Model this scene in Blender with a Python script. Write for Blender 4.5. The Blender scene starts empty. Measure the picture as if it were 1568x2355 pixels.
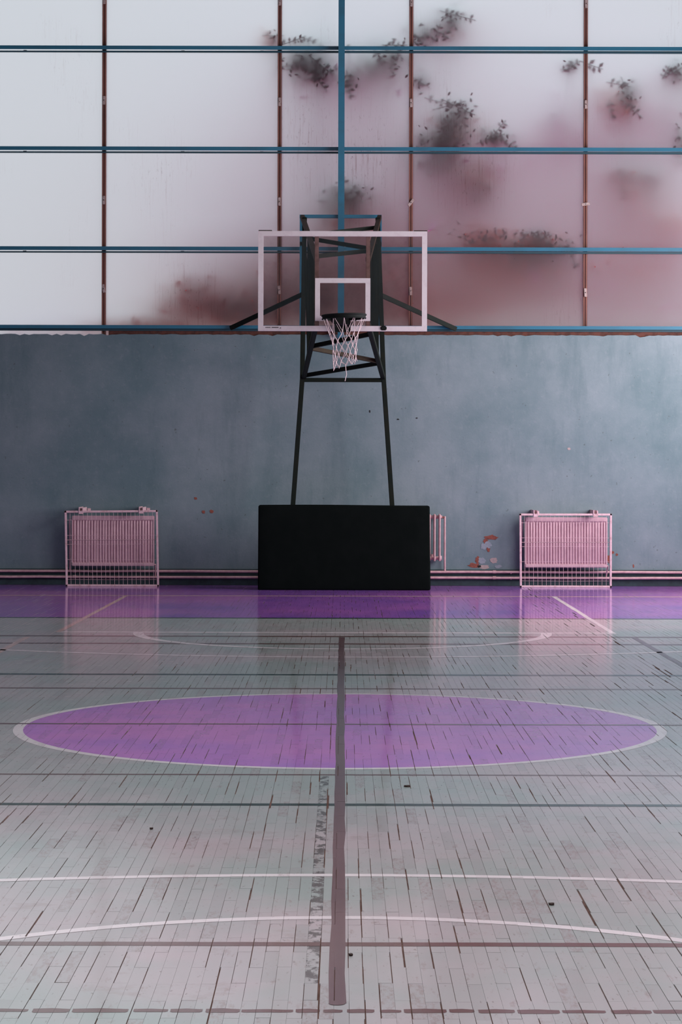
import bpy, bmesh, math, random
import numpy as np
from mathutils import Vector, Matrix, Euler

random.seed(7)
rng = np.random.default_rng(7)
scene = bpy.context.scene
C = scene.collection

# ------------------------------------------------------------------ camera
F, PX0, PY0, CAMZ = 5125.0, 788.0, 1080.0, 1.43     # focal length / principal point in photo pixels
cam_d = bpy.data.cameras.new('camera')
cam_d.sensor_fit = 'VERTICAL'
cam_d.sensor_height = 36.0
cam_d.lens = 36.0 * F / 2355.0
cam_d.shift_x = (784.0 - PX0) / 2355.0
cam_d.shift_y = -(1177.5 - PY0) / 2355.0
cam_d.clip_end = 300
cam = bpy.data.objects.new('camera', cam_d)
C.objects.link(cam)
cam.matrix_world = Matrix.Translation((0, 0, CAMZ)) @ (Matrix.Rotation(math.pi / 2, 4, 'X') @ Matrix.Rotation(math.radians(0.14), 4, 'Z'))
scene.camera = cam

# ------------------------------------------------------------------ world: even overcast sky
world = bpy.data.worlds.new('overcast_sky')
scene.world = world
world.use_nodes = True
bg = world.node_tree.nodes['Background']
bg.inputs['Color'].default_value = (0.87, 0.985, 1.05, 1)
bg.inputs['Strength'].default_value = 1.55

# ------------------------------------------------------------------ daylight from the long window band of the right-hand wall
def area(name, loc, rot, sx, sy, energy, col):
    d = bpy.data.lights.new(name, 'AREA')
    d.shape = 'RECTANGLE'; d.size = sx; d.size_y = sy; d.energy = energy; d.color = col
    o = bpy.data.objects.new(name, d); C.objects.link(o)
    o.location = loc; o.rotation_euler = rot
    return o
area('window_daylight', (5.9, 22.75, 3.2), (0, math.radians(90), 0), 4.2, 7.3, 900, (0.98, 0.98, 1.0))

area('added_ceiling_fill', (0, 5.0, 8.5), (0, 0, 0), 6.0, 14.0, 820, (1.0, 0.96, 0.985))  # added fill lamp under the unseen ceiling, brightens the floor

scene.view_settings.view_transform = 'Standard'
scene.view_settings.look = 'None'
scene.view_settings.gamma = 1.0
scene.view_settings.use_curve_mapping = False
scene.view_settings.exposure = 0.0
scene.cycles.max_bounces = 6
scene.cycles.diffuse_bounces = 4
scene.cycles.glossy_bounces = 3
scene.cycles.transmission_bounces = 6
scene.cycles.caustics_reflective = False
scene.cycles.caustics_refractive = False

# ------------------------------------------------------------------ helpers
DW = 27.5            # distance of the end wall's face

def P(px, py, D):
    """world point that stands at distance D along the hall, from a photo pixel"""
    return Vector(((px - PX0) * D / F, D, CAMZ - (py - PY0) * D / F))

class MB:
    def __init__(self): self.v = []; self.f = []; self.s = []
    def add(self, vs, fs, smooth=False):
        b = len(self.v); self.v += [tuple(p) for p in vs]
        for q in fs: self.f.append(tuple(b + i for i in q)); self.s.append(smooth)
        return self
    def box(self, x0, x1, y0, y1, z0, z1):
        vs = [(x, y, z) for z in (z0, z1) for y in (y0, y1) for x in (x0, x1)]
        return self.add(vs, [(0, 2, 3, 1), (4, 5, 7, 6), (0, 1, 5, 4), (2, 6, 7, 3), (0, 4, 6, 2), (1, 3, 7, 5)])
    def bar(self, a, b, w, h, up=(0, 1, 0)):
        a, b = Vector(a), Vector(b); d = (b - a).normalized(); u = Vector(up)
        if abs(d.dot(u)) > 0.95: u = Vector((1, 0, 0))
        s = d.cross(u).normalized(); t = s.cross(d).normalized()
        vs = []
        for p in (a, b):
            for i, j in ((-1, -1), (1, -1), (1, 1), (-1, 1)):
                vs.append(p + s * (i * w / 2) + t * (j * h / 2))
        return self.add(vs, [(3, 2, 1, 0), (4, 5, 6, 7), (0, 1, 5, 4), (1, 2, 6, 5), (2, 3, 7, 6), (3, 0, 4, 7)])
    def tube(self, pts, r, n=8, closed=False, caps=True):
        pts = [Vector(p) for p in pts]; m = len(pts); rings = []
        rs = r if isinstance(r, (list, tuple)) else [r] * m
        prev = None
        for i, p in enumerate(pts):
            if closed: d = pts[(i + 1) % m] - pts[i - 1]
            else: d = pts[min(i + 1, m - 1)] - pts[max(i - 1, 0)]
            d.normalize()
            u = Vector((0, 0, 1)) if abs(d.z) < 0.9 else Vector((0, 1, 0))
            if prev is not None:
                u = prev
            s = d.cross(u)
            if s.length < 1e-6: s = d.cross(Vector((1, 0, 0)))
            s.normalize(); t = s.cross(d).normalized(); prev = t
            rings.append([p + s * math.cos(2 * math.pi * k / n) * rs[i] + t * math.sin(2 * math.pi * k / n) * rs[i] for k in range(n)])
        vs = [q for rg in rings for q in rg]; fs = []
        for i in range(m if closed else m - 1):
            a, b = i * n, ((i + 1) % m) * n
            for k in range(n): fs.append((a + k, a + (k + 1) % n, b + (k + 1) % n, b + k))
        self.add(vs, fs, True)
        if caps and not closed:
            self.add(rings[0], [tuple(range(n))][::-1]); self.add(rings[-1], [tuple(range(n))])
        return self
    def mesh(self, name, mats):
        me = bpy.data.meshes.new(name)
        me.from_pydata(self.v, [], self.f)
        me.polygons.foreach_set('use_smooth', self.s)
        for m in (mats if isinstance(mats, (list, tuple)) else [mats]): me.materials.append(m)
        me.update()
        return me
    def build(self, name, mats, parent=None, bevel=0.0, recalc=True):
        me = self.mesh(name, mats)
        if recalc:
            bm = bmesh.new(); bm.from_mesh(me); bmesh.ops.recalc_face_normals(bm, faces=bm.faces)
            if bevel: bmesh.ops.bevel(bm, geom=bm.edges[:], offset=bevel, segments=2, affect='EDGES', clamp_overlap=True)
            bm.to_mesh(me); bm.free()
        o = bpy.data.objects.new(name, me); C.objects.link(o)
        if parent is not None: attach(o, parent)
        return o

def attach(o, parent):
    o.parent = parent
    o.matrix_parent_inverse = Matrix.Translation(-parent.location) if parent.type == 'EMPTY' else Matrix.Identity(4)

def thing(name, label, cat, loc=(0, 0, 0), group=None):
    o = bpy.data.objects.new(name, None); C.objects.link(o)
    o.location = loc; o.empty_display_size = 0.1
    return tag(o, label, cat, group)

def tag(o, label=None, cat=None, group=None, kind=None):
    if label: o['label'] = label
    if cat: o['category'] = cat
    if group: o['group'] = group
    if kind: o['kind'] = kind
    return o

# ------------------------------------------------------------------ materials
class NT:
    def __init__(self, name):
        self.m = bpy.data.materials.new(name); self.m.use_nodes = True
        self.t = self.m.node_tree; self.n = self.t.nodes; self.n.clear()
        self.out = self.n.new('ShaderNodeOutputMaterial')
    def node(self, typ, **kw):
        x = self.n.new(typ)
        for k, v in kw.items(): setattr(x, k, v)
        return x
    def link(self, a, b): self.t.links.new(a, b)
    def pos(self):
        return self.node('ShaderNodeNewGeometry').outputs['Position']
    def mapped(self, scale=(1, 1, 1), loc=(0, 0, 0)):
        mp = self.node('ShaderNodeMapping'); mp.inputs['Scale'].default_value = scale; mp.inputs['Location'].default_value = loc
        self.link(self.pos(), mp.inputs['Vector']); return mp.outputs[0]
    def noise(self, scale, detail=4, rough=0.6, stretch=(1, 1, 1), loc=(0, 0, 0)):
        x = self.node('ShaderNodeTexNoise'); x.inputs['Scale'].default_value = scale
        x.inputs['Detail'].default_value = detail; x.inputs['Roughness'].default_value = rough
        self.link(self.mapped(stretch, loc), x.inputs['Vector']); return x.outputs['Fac']
    def ramp(self, fac, a, b, ca=(0, 0, 0, 1), cb=(1, 1, 1, 1)):
        x = self.node('ShaderNodeValToRGB'); e = x.color_ramp.elements
        e[0].position = a; e[1].position = b; e[0].color = ca; e[1].color = cb
        self.link(fac, x.inputs['Fac']); return x.outputs['Color']
    def math(self, op, a, b=None, c=None, clamp=False):
        x = self.node('ShaderNodeMath', operation=op); x.use_clamp = clamp
        for i, v in enumerate((a, b, c)):
            if v is None: continue
            if isinstance(v, (int, float)): x.inputs[i].default_value = v
            else: self.link(v, x.inputs[i])
        return x.outputs[0]
    def mix(self, fac, a, b, blend='MIX'):
        x = self.node('ShaderNodeMix', data_type='RGBA', blend_type=blend)
        if isinstance(fac, (int, float)): x.inputs[0].default_value = fac
        else: self.link(fac, x.inputs[0])
        for i, v in ((6, a), (7, b)):
            if isinstance(v, tuple): x.inputs[i].default_value = v if len(v) == 4 else v + (1,)
            else: self.link(v, x.inputs[i])
        return x.outputs[2]
    def principled(self, color, rough=0.6, spec=0.5, metal=0.0, bump=None, bumpd=0.002, bumps=0.3):
        p = self.node('ShaderNodeBsdfPrincipled')
        for k, v in (('Base Color', color), ('Roughness', rough)):
            if isinstance(v, tuple): p.inputs[k].default_value = v if len(v) == 4 else v + (1,)
            elif isinstance(v, (int, float)): p.inputs[k].default_value = v
            else: self.link(v, p.inputs[k])
        p.inputs['Specular IOR Level'].default_value = spec; p.inputs['Metallic'].default_value = metal
        if bump is not None:
            b = self.node('ShaderNodeBump'); b.inputs['Distance'].default_value = bumpd; b.inputs['Strength'].default_value = bumps
            self.link(bump, b.inputs['Height']); self.link(b.outputs[0], p.inputs['Normal'])
        self.link(p.outputs[0], self.out.inputs['Surface'])
        return p

def paint(name, col, col2=None, scale=9.0, rough=0.55, spec=0.4, a=0.42, b=0.68, metal=0.0, stretch=(1, 1, 1), bump=0.15):
    t = NT(name)
    n = t.noise(scale, 6, 0.65, stretch)
    c = t.mix(t.ramp(n, a, b), col, col2 or tuple(x * 0.7 for x in col))
    t.principled(c, rough, spec, metal, bump=t.noise(scale * 8, 3), bumpd=0.001, bumps=bump)
    return t.m

def floor_paint(name, col, col2, worn, wear=0.35, rough=0.13, strip=False):
    """glossy worn paint on parquet; everything by place on the floor and by plank"""
    t = NT(name)
    info = t.node('ShaderNodeObjectInfo').outputs['Random']
    at = t.node('ShaderNodeAttribute'); at.attribute_name = 'plank'
    r = t.math('FRACT', t.math('ADD', info, at.outputs['Fac']))
    big = t.noise(0.55, 4, 0.6)
    c = t.mix(t.ramp(big, 0.40, 0.62), col, col2)
    c = t.mix(t.math('MULTIPLY', t.math('SUBTRACT', r, 0.5), 0.34, clamp=True), c, tuple(x * 1.25 for x in col2))
    dk = t.math('MULTIPLY', t.math('GREATER_THAN', r, 0.86), 0.25)
    c = t.mix(dk, c, tuple(x * 0.62 for x in col))
    rub = t.ramp(t.noise(26.0, 5, 0.75, (2.0, 0.6, 1), (1, 5, 0)), 0.46, 0.62)      # boards rubbed down to the wood
    c = t.mix(t.math('MULTIPLY', t.math('MULTIPLY', t.math('GREATER_THAN', r, 0.945), rub), 0.5), c, worn)
    # scuffs along the boards, bare wood where the paint has gone
    fine = t.noise(7.0, 8, 0.7, (3.5, 0.9, 1))
    w = t.math('MULTIPLY', t.ramp(fine, 0.58, 0.74), wear)
    c = t.mix(w, c, worn)
    blot = t.noise(1.7, 6, 0.7, (1, 1, 1), (3, 7, 0))
    c = t.mix(t.math('MULTIPLY', t.ramp(blot, 0.60, 0.72), wear * 0.7), c, worn)
    sp = t.noise(38.0, 3, 0.5, (1.6, 0.6, 1))
    c = t.mix(t.math('MULTIPLY', t.ramp(sp, 0.66, 0.72), 0.4), c, tuple(x * 0.55 for x in worn))
    if strip:   # one board beside the centre stripe has lost its paint in crumbs
        sx = t.node('ShaderNodeSeparateXYZ'); t.link(t.pos(), sx.inputs[0])
        inx = t.math('LESS_THAN', t.math('ABSOLUTE', t.math('ADD', sx.outputs[0], 0.082)), 0.0205)
        iny = t.math('LESS_THAN', t.math('ABSOLUTE', t.math('SUBTRACT', sx.outputs[1], 8.3)), 2.1)
        cr = t.ramp(t.noise(20.0, 4, 0.7, (1.0, 0.55, 1)), 0.47, 0.56)
        c = t.mix(t.math('MULTIPLY', t.math('MULTIPLY', inx, iny), t.math('MULTIPLY', cr, 0.85)), c, (0.055, 0.045, 0.04))
    rn = t.math('ADD', t.math('MULTIPLY', t.noise(3.0, 5, 0.6), 0.10), rough - 0.05)
    pb = t.principled(c, rn, 0.5, bump=t.noise(9.0, 4, 0.55, (2.2, 1, 1)), bumpd=0.0006, bumps=0.35)
    pb.inputs['Coat Weight'].default_value = 0.15; pb.inputs['Coat Roughness'].default_value = 0.09     # old floor varnish
    return t.m

M = {}
M['floor'] = floor_paint('floor_paint_grey', (0.36, 0.40, 0.38), (0.51, 0.415, 0.43), (0.28, 0.175, 0.165), 0.65, strip=True)
M['floor_purple'] = floor_paint('floor_paint_purple', (0.44, 0.17, 0.60), (0.60, 0.20, 0.58), (0.40, 0.16, 0.36), 0.35)
M['zone_purple_dim'] = floor_paint('zone_paint_dimmed', (0.24, 0.095, 0.43), (0.40, 0.125, 0.46), (0.26, 0.10, 0.26), 0.35)  # darker copy of the disc's purple, dim far light put into the colour
M['line_white'] = floor_paint('line_paint_pale', (0.86, 0.77, 0.78), (0.80, 0.68, 0.70), (0.55, 0.44, 0.44), 0.5)
M['line_pink'] = floor_paint('line_paint_pink', (0.75, 0.42, 0.38), (0.72, 0.50, 0.47), (0.36, 0.22, 0.21), 0.5)
M['line_brown'] = floor_paint('line_paint_brown', (0.125, 0.055, 0.047), (0.145, 0.068, 0.06), (0.20, 0.135, 0.12), 0.45)
M['line_mauve'] = floor_paint('line_paint_mauve', (0.125, 0.062, 0.064), (0.16, 0.08, 0.082), (0.09, 0.05, 0.045), 0.5)
M['line_green'] = floor_paint('line_paint_green', (0.006, 0.03, 0.02), (0.008, 0.032, 0.022), (0.03, 0.04, 0.03), 0.15)
M['subfloor'] = paint('joint_dirt', (0.085, 0.045, 0.036), (0.17, 0.10, 0.085), 6.0, 0.9, 0.1)

def wall_mat():
    t = NT('wall_paint_blue')
    c = t.mix(t.ramp(t.noise(0.75, 6, 0.65), 0.36, 0.66), (0.108, 0.155, 0.175), (0.195, 0.226, 0.252))
    st = t.noise(2.2, 6, 0.7, (1.6, 1, 0.35))
    c = t.mix(t.math('MULTIPLY', t.ramp(st, 0.50, 0.74), 0.5), c, (0.07, 0.115, 0.132))
    c = t.mix(t.math('MULTIPLY', t.ramp(t.noise(14, 5, 0.75), 0.55, 0.8), 0.4), c, (0.28, 0.285, 0.31))
    sp = t.noise(23, 2, 0.5, (1, 1, 1), (4, 0, 9))
    c = t.mix(t.math('MULTIPLY', t.ramp(sp, 0.735, 0.76), 0.7), c, (0.08, 0.09, 0.09))
    t.principled(c, 0.62, 0.3, bump=t.noise(45, 5, 0.7), bumpd=0.004, bumps=0.35)
    return t.m
M['wall'] = wall_mat()
M['side_wall'] = paint('side_wall_paint', (0.13, 0.17, 0.19), (0.10, 0.13, 0.15), 0.8, 0.8, 0.2)
M['ceiling'] = paint('ceiling_paint', (0.36, 0.35, 0.36), (0.30, 0.29, 0.30), 0.6, 0.9, 0.1)
M['bare_brick'] = paint('bare_red_plaster', (0.27, 0.085, 0.065), (0.15, 0.05, 0.04), 30, 0.9, 0.1)
M['mortar'] = paint('dark_red_mortar', (0.12, 0.045, 0.036), (0.06, 0.028, 0.025), 14, 0.9, 0.1)
M['bare_pale'] = paint('bare_pale_plaster', (0.42, 0.30, 0.29), (0.30, 0.24, 0.25), 40, 0.9, 0.1)
M['bare_grey'] = paint('bare_grey_plaster', (0.27, 0.28, 0.32), (0.22, 0.24, 0.28), 40, 0.9, 0.1)
M['hole'] = paint('dark_hole', (0.02, 0.02, 0.02), (0.03, 0.02, 0.02), 40, 0.9, 0.1)
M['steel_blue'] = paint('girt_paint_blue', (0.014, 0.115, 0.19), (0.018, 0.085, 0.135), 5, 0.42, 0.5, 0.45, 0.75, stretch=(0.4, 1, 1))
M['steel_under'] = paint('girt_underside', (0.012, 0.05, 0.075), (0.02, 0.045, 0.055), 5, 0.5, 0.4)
M['rust'] = paint('mullion_rust_brown', (0.20, 0.075, 0.06), (0.12, 0.05, 0.042), 6, 0.7, 0.3, stretch=(1, 1, 0.3))
M['clip'] = paint('clip_metal', (0.40, 0.29, 0.28), (0.20, 0.12, 0.11), 50, 0.6, 0.4)
M['hoop_dark'] = paint('hoop_paint_dark_green', (0.007, 0.010, 0.008), (0.012, 0.012, 0.008), 6, 0.6, 0.10)
M['hoop_brown'] = paint('hoop_arm_backlit_brown', (0.028, 0.015, 0.010), (0.04, 0.026, 0.014), 6, 0.65, 0.12)  # brown tone puts the backlight on the upper arms into the paint
M['hoop_flat'] = paint('hoop_flat_bar', (0.30, 0.18, 0.16), (0.16, 0.09, 0.075), 10, 0.6, 0.3)
M['board_white'] = paint('board_white_paint', (0.74, 0.62, 0.66), (0.66, 0.53, 0.57), 18, 0.5, 0.4, 0.5, 0.75)
M['black'] = paint('rubber_black', (0.008, 0.009, 0.009), (0.011, 0.011, 0.011), 9, 0.75, 0.15)
M['pad'] = paint('pad_black_vinyl', (0.0035, 0.0048, 0.0044), (0.0048, 0.006, 0.0056), 5, 0.85, 0.03, bump=0.05)
M['cord'] = paint('net_cord', (0.66, 0.50, 0.52), (0.55, 0.38, 0.40), 30, 0.8, 0.1)
M['radiator'] = paint('radiator_enamel', (0.60, 0.365, 0.41), (0.52, 0.31, 0.35), 14, 0.45, 0.4)
M['pipe'] = paint('pipe_enamel', (0.58, 0.34, 0.36), (0.44, 0.24, 0.25), 16, 0.4, 0.45)
M['guard'] = paint('guard_enamel', (0.66, 0.43, 0.47), (0.46, 0.25, 0.25), 18, 0.45, 0.4, 0.48, 0.72)
M['skirting'] = paint('skirting_with_shade', (0.030, 0.048, 0.056), (0.02, 0.03, 0.035), 10, 0.6, 0.3)
M['scrap'] = paint('scrap_dark', (0.05, 0.03, 0.025), (0.03, 0.02, 0.02), 30, 0.8, 0.1)
M['soil'] = paint('outdoor_soil', (0.42, 0.19, 0.18), (0.32, 0.14, 0.13), 0.7, 0.95, 0.05)
M['bark'] = paint('bark', (0.10, 0.06, 0.055), (0.06, 0.04, 0.035), 12, 0.9, 0.05)

def leaf_mat(name, refl, trans):
    t = NT(name)
    d = t.node('ShaderNodeBsdfDiffuse'); tr = t.node('ShaderNodeBsdfTranslucent'); mx = t.node('ShaderNodeMixShader')
    n = t.noise(6, 3)
    t.link(t.mix(t.ramp(n, 0.35, 0.65), refl, tuple(x * 0.8 for x in refl)), d.inputs['Color'])
    tr.inputs['Color'].default_value = trans + (1,)
    mx.inputs[0].default_value = 0.55
    t.link(d.outputs[0], mx.inputs[1]); t.link(tr.outputs[0], mx.inputs[2]); t.link(mx.outputs[0], t.out.inputs['Surface'])
    return t.m
M['leaf_dark'] = leaf_mat('leaf_dark_plum', (0.10, 0.04, 0.06), (0.15, 0.04, 0.055))
M['leaf_red'] = leaf_mat('leaf_russet', (0.66, 0.15, 0.15), (0.78, 0.15, 0.14))
M['leaf_rose'] = leaf_mat('leaf_rose', (0.78, 0.29, 0.55), (0.84, 0.30, 0.57))

def pane_mat():
    """frosted sheet: scatters the daylight that falls on its outer side into the hall; rain-streaked grime"""
    t = NT('frosted_pane')
    streak = t.noise(9.0, 6, 0.75, (5.0, 1, 0.22))
    patch = t.noise(0.9, 3, 0.6, (1, 1, 0.7), (2, 0, 5))
    pr = t.math('MULTIPLY', t.ramp(patch, 0.56, 0.72), 0.6)
    for px, py, rx, rz in ((830, 370, .55, .85), (1040, 300, .55, .35), (1080, 400, .6, .5), (440, 690, .5, .6), (700, 300, .4, .6)):   # where the rain runs down
        vm = t.node('ShaderNodeVectorMath', operation='SUBTRACT'); t.link(t.pos(), vm.inputs[0]); vm.inputs[1].default_value = P(px, py, DW + .08)
        v2 = t.node('ShaderNodeVectorMath', operation='MULTIPLY'); t.link(vm.outputs[0], v2.inputs[0]); v2.inputs[1].default_value = (1 / rx, 0, 1 / rz)
        ln = t.node('ShaderNodeVectorMath', operation='LENGTH'); t.link(v2.outputs[0], ln.inputs[0])
        pr = t.math('MAXIMUM', pr, t.math('SUBTRACT', 1.15, ln.outputs['Value'], clamp=True))
    g = t.math('MULTIPLY', t.ramp(streak, 0.54, 0.70), pr)
    sp = t.math('MULTIPLY', t.ramp(t.noise(24, 4, 0.7, (1.6, 1, 0.5)), 0.60, 0.68), pr)
    col = t.mix(t.math('MULTIPLY', g, 0.68), (0.655, 0.685, 0.695), (0.30, 0.20, 0.20))
    col = t.mix(t.math('MULTIPLY', sp, 0.5), col, (0.12, 0.07, 0.08))
    tr = t.node('ShaderNodeBsdfTranslucent'); df = t.node('ShaderNodeBsdfDiffuse'); mx = t.node('ShaderNodeMixShader')
    t.link(col, tr.inputs['Color']); df.inputs['Color'].default_value = (0.55, 0.45, 0.48, 1)
    mx.inputs[0].default_value = 0.10
    t.link(tr.outputs[0], mx.inputs[1]); t.link(df.outputs[0], mx.inputs[2]); t.link(mx.outputs[0], t.out.inputs['Surface'])
    return t.m
M['pane'] = pane_mat()

def glass_mat():
    t = NT('backboard_glass')
    tr = t.node('ShaderNodeBsdfTransparent'); gl = t.node('ShaderNodeBsdfGlossy'); mx = t.node('ShaderNodeMixShader')
    n = t.ramp(t.noise(5, 5, 0.7), 0.45, 0.75)
    t.link(t.mix(n, (0.90, 0.85, 0.85), (0.83, 0.77, 0.77)), tr.inputs['Color'])
    gl.inputs['Roughness'].default_value = 0.05; gl.inputs['Color'].default_value = (1, 1, 1, 1)
    mx.inputs[0].default_value = 0.04
    t.link(tr.outputs[0], mx.inputs[1]); t.link(gl.outputs[0], mx.inputs[2]); t.link(mx.outputs[0], t.out.inputs['Surface'])
    return t.m
M['glass'] = glass_mat()

# ================================================================== THE SETTING
XW, XR, YB, ZC = 7.5, 6.1, -3.0, 8.6       # left wall, right wall, wall behind the camera, ceiling

# ------------------------------------------------------------------ floor: parquet boards running down the hall
floor = tag(MB().box(-XW, XR, YB, DW, -0.12, -0.005).build('floor', M['subfloor']), 'worn grey painted parquet floor with court markings', None, None, 'structure')
PITCH, PLEN, PTH = 0.041, 0.40, 0.012
cols = {}
i0, i1 = int(-XW / PITCH) + 1, int(XR / PITCH)
planks = []
def gap_factor(x, y):
    if 2.04 < x < 2.32 and y > 13: return 3.2
    if abs(x + 0.082) < 0.025: return 2.0
    return 1.0
for i in range(i0, i1):
    xc = i * PITCH
    off = (i % 2) * PLEN * 0.5 + random.uniform(-0.012, 0.012)
    colgap = random.choice((0.5, 0.6, 0.7, 0.8, 1.0, 1.5))
    y = 3.6 - off; lst = []
    while y < DW:
        y1 = min(y + PLEN, DW)
        if y1 - y > 0.03:
            g = 0.0001 if random.random() < 0.36 else (0.0005 + 0.0028 * random.random() ** 2) * colgap * gap_factor(xc, y)
            if random.random() < 0.07: g += 0.0022
            g2 = 0.0001 if random.random() < 0.62 else 0.0006 + 0.0022 * random.random() ** 2
            side = random.choice((0, 1)) * g
            lst.append((xc - PITCH / 2 + side, xc + PITCH / 2 - (g - side), y + g2, y1 - g2, random.uniform(-0.0002, 0.0002)))
        y = y1
    cols[i] = lst; planks += lst
# the boards that show largest in the picture are objects of their own
def shows(p):
    yc = 0.5 * (p[2] + p[3]); xc = 0.5 * (p[0] + p[1])
    px = PX0 + xc * F / yc
    return p[3] > CAMZ * F / (2356 - PY0) and -15 < px < 1583
near = sorted([p for p in planks if shows(p)], key=lambda p: 0.5 * (p[2] + p[3]))[:300]
near_set = set(map(id, near))
rest = [p for p in planks if id(p) not in near_set]
def plank_block(arr):
    A = np.array(arr); n = len(A)
    x0, x1, y0, y1, z = A.T
    tilt = rng.uniform(-0.00008, 0.00008, (n, 4)); e = 0.00025
    V = np.empty((n, 8, 3))
    cx = [(x0 + e, y0 + e), (x1 - e, y0 + e), (x1 - e, y1 - e), (x0 + e, y1 - e)]
    bx = [(x0, y0), (x1, y0), (x1, y1), (x0, y1)]
    for k in range(4):
        V[:, k, 0], V[:, k, 1], V[:, k, 2] = cx[k][0], cx[k][1], z + tilt[:, k]
        V[:, k + 4, 0], V[:, k + 4, 1], V[:, k + 4, 2] = bx[k][0], bx[k][1], -0.0055
    Fq = np.array([(0, 1, 2, 3), (4, 5, 1, 0), (5, 6, 2, 1), (6, 7, 3, 2), (7, 4, 0, 3)])
    faces = (Fq[None] + (np.arange(n) * 8)[:, None, None]).reshape(-1, 4)
    return V.reshape(-1, 3), faces
def np_mesh(name, V, Fc, mat, per_face=None):
    me = bpy.data.meshes.new(name)
    nf = len(Fc)
    me.vertices.add(len(V)); me.vertices.foreach_set('co', V.astype(np.float32).ravel())
    me.loops.add(nf * 4); me.loops.foreach_set('vertex_index', Fc.astype(np.int32).ravel())
    me.polygons.add(nf); me.polygons.foreach_set('loop_start', np.arange(0, nf * 4, 4, dtype=np.int32))
    me.update(calc_edges=True); me.validate()
    me.polygons.foreach_set('use_smooth', np.zeros(nf, dtype=bool))
    me.materials.append(mat)
    if per_face is not None:
        a = me.attributes.new('plank', 'FLOAT', 'FACE'); a.data.foreach_set('value', per_face.astype(np.float32))
    return me
V, Fc = plank_block(rest)
me = np_mesh('floor_boards', V, Fc, M['floor'], np.repeat(rng.random(len(rest)), 5))
fb = bpy.data.objects.new('floor_boards', me); C.objects.link(fb); fb.parent = floor; fb['kind'] = 'stuff'
# one shared board mesh, unit sized in x and y
ub = MB(); e = 0.006
ub.add([(-.5 + e, -.5 + e / 9, 0), (.5 - e, -.5 + e / 9, 0), (.5 - e, .5 - e / 9, 0), (-.5 + e, .5 - e / 9, 0), (-.5, -.5, -.0055), (.5, -.5, -.0055), (.5, .5, -.0055), (-.5, .5, -.0055)],
       [(0, 1, 2, 3), (4, 5, 1, 0), (5, 6, 2, 1), (6, 7, 3, 2), (7, 4, 0, 3)])
ume = ub.mesh('floor_board', M['floor'])
for p in near:
    o = bpy.data.objects.new('floor_board', ume); C.objects.link(o); o.parent = floor
    o.location = ((p[0] + p[1]) / 2, (p[2] + p[3]) / 2, p[4]); o.scale = (p[1] - p[0], p[3] - p[2], 1)

def clip(poly, cv):
    out = poly; n = len(cv)
    for k in range(n):
        ax, ay = cv[k]; bx_, by_ = cv[(k + 1) % n]; ex, ey = bx_ - ax, by_ - ay
        inp, out = out, []
        if not inp: return []
        for j in range(len(inp)):
            c, d = inp[j], inp[(j + 1) % len(inp)]
            sc = ex * (c[1] - ay) - ey * (c[0] - ax); sd = ex * (d[1] - ay) - ey * (d[0] - ax)
            if sc >= 0: out.append(c)
            if (sc >= 0) != (sd >= 0):
                t = sc / (sc - sd); out.append((c[0] + (d[0] - c[0]) * t, c[1] + (d[1] - c[1]) * t))
    return out
def film(name, polys, mat, level, label=None):
    """paint laid on the boards: every convex patch is cut at the joints between the boards"""
    vs, fs, pr = [], [], []
    for cv in polys:
        ar = sum(cv[k][0] * cv[(k + 1) % len(cv)][1] - cv[(k + 1) % len(cv)][0] * cv[k][1] for k in range(len(cv)))
        if ar < 0: cv = cv[::-1]
        xa, xb = min(p[0] for p in cv), max(p[0] for p in cv); ya, yb = min(p[1] for p in cv), max(p[1] for p in cv)
        for i in range(max(i0, math.floor(xa / PITCH + .5)), min(i1 - 1, math.floor(xb / PITCH + .5)) + 1):
            for p in cols[i]:
                if p[3] < ya or p[2] > yb: continue
                q = clip([(p[0], p[2]), (p[1], p[2]), (p[1], p[3]), (p[0], p[3])], cv)
                if len(q) < 3: continue
                b = len(vs); z = p[4] + 0.00035 + 0.0002 * level
                vs += [(x, y, z) for x, y in q]; fs.append(tuple(range(b, b + len(q)))); pr.append((p[0] * 57.13 + p[2] * 13.7) % 1.0)
    me = bpy.data.meshes.new(name); me.from_pydata(vs, [], fs); me.materials.append(mat); me.update()
    a = me.attributes.new('plank', 'FLOAT', 'FACE'); a.data.foreach_set('value', np.array(pr, dtype=np.float32))
    o = bpy.data.objects.new(name, me); C.objects.link(o); o.parent = floor
    if label: o['label'] = label
    return o
def depth(py): return CAMZ * F / (py - PY0)
def xline(py, w, mat, label, x0=-XW + .05, x1=XR - .05, level=1):
    D = depth(py); n = max(1, int((x1 - x0) / 0.6)); q = []
    w = max(w, min(0.11, 2.3 * D * D / (CAMZ * F)))     # the far lines are the wide ones
    jit = [random.uniform(-0.004, 0.004) for _ in range(n + 1)]
    for k in range(n):
        a, b = x0 + (x1 - x0) * k / n, x0 + (x1 - x0) * (k + 1) / n
        q.append([(a, D - w / 2 + jit[k]), (b, D - w / 2 + jit[k + 1]), (b, D + w / 2 + jit[k + 1]), (a, D + w / 2 + jit[k])])
    return film('court_line', q, mat, level, label)
def arc(cx, cy, r, a0, a1, w, mat, label, n=60, level=2):
    q = []
    for k in range(n):
        t0, t1 = math.radians(a0 + (a1 - a0) * k / n), math.radians(a0 + (a1 - a0) * (k + 1) / n)
        q.append([(cx + (r - w) * math.cos(t0), cy + (r - w) * math.sin(t0)), (cx + r * math.cos(t0), cy + r * math.sin(t0)),
                  (cx + r * math.cos(t1), cy + r * math.sin(t1)), (cx + (r - w) * math.cos(t1), cy + (r - w) * math.sin(t1))])
    return film('court_line', q, mat, level, label)
film('painted_zone', [[(-XW + .05, depth(1422)), (XR - .05, depth(1422)), (XR - .05, DW), (-XW + .05, DW)]], M['zone_purple_dim'], 0, 'purple painted band along the end wall')
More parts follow.
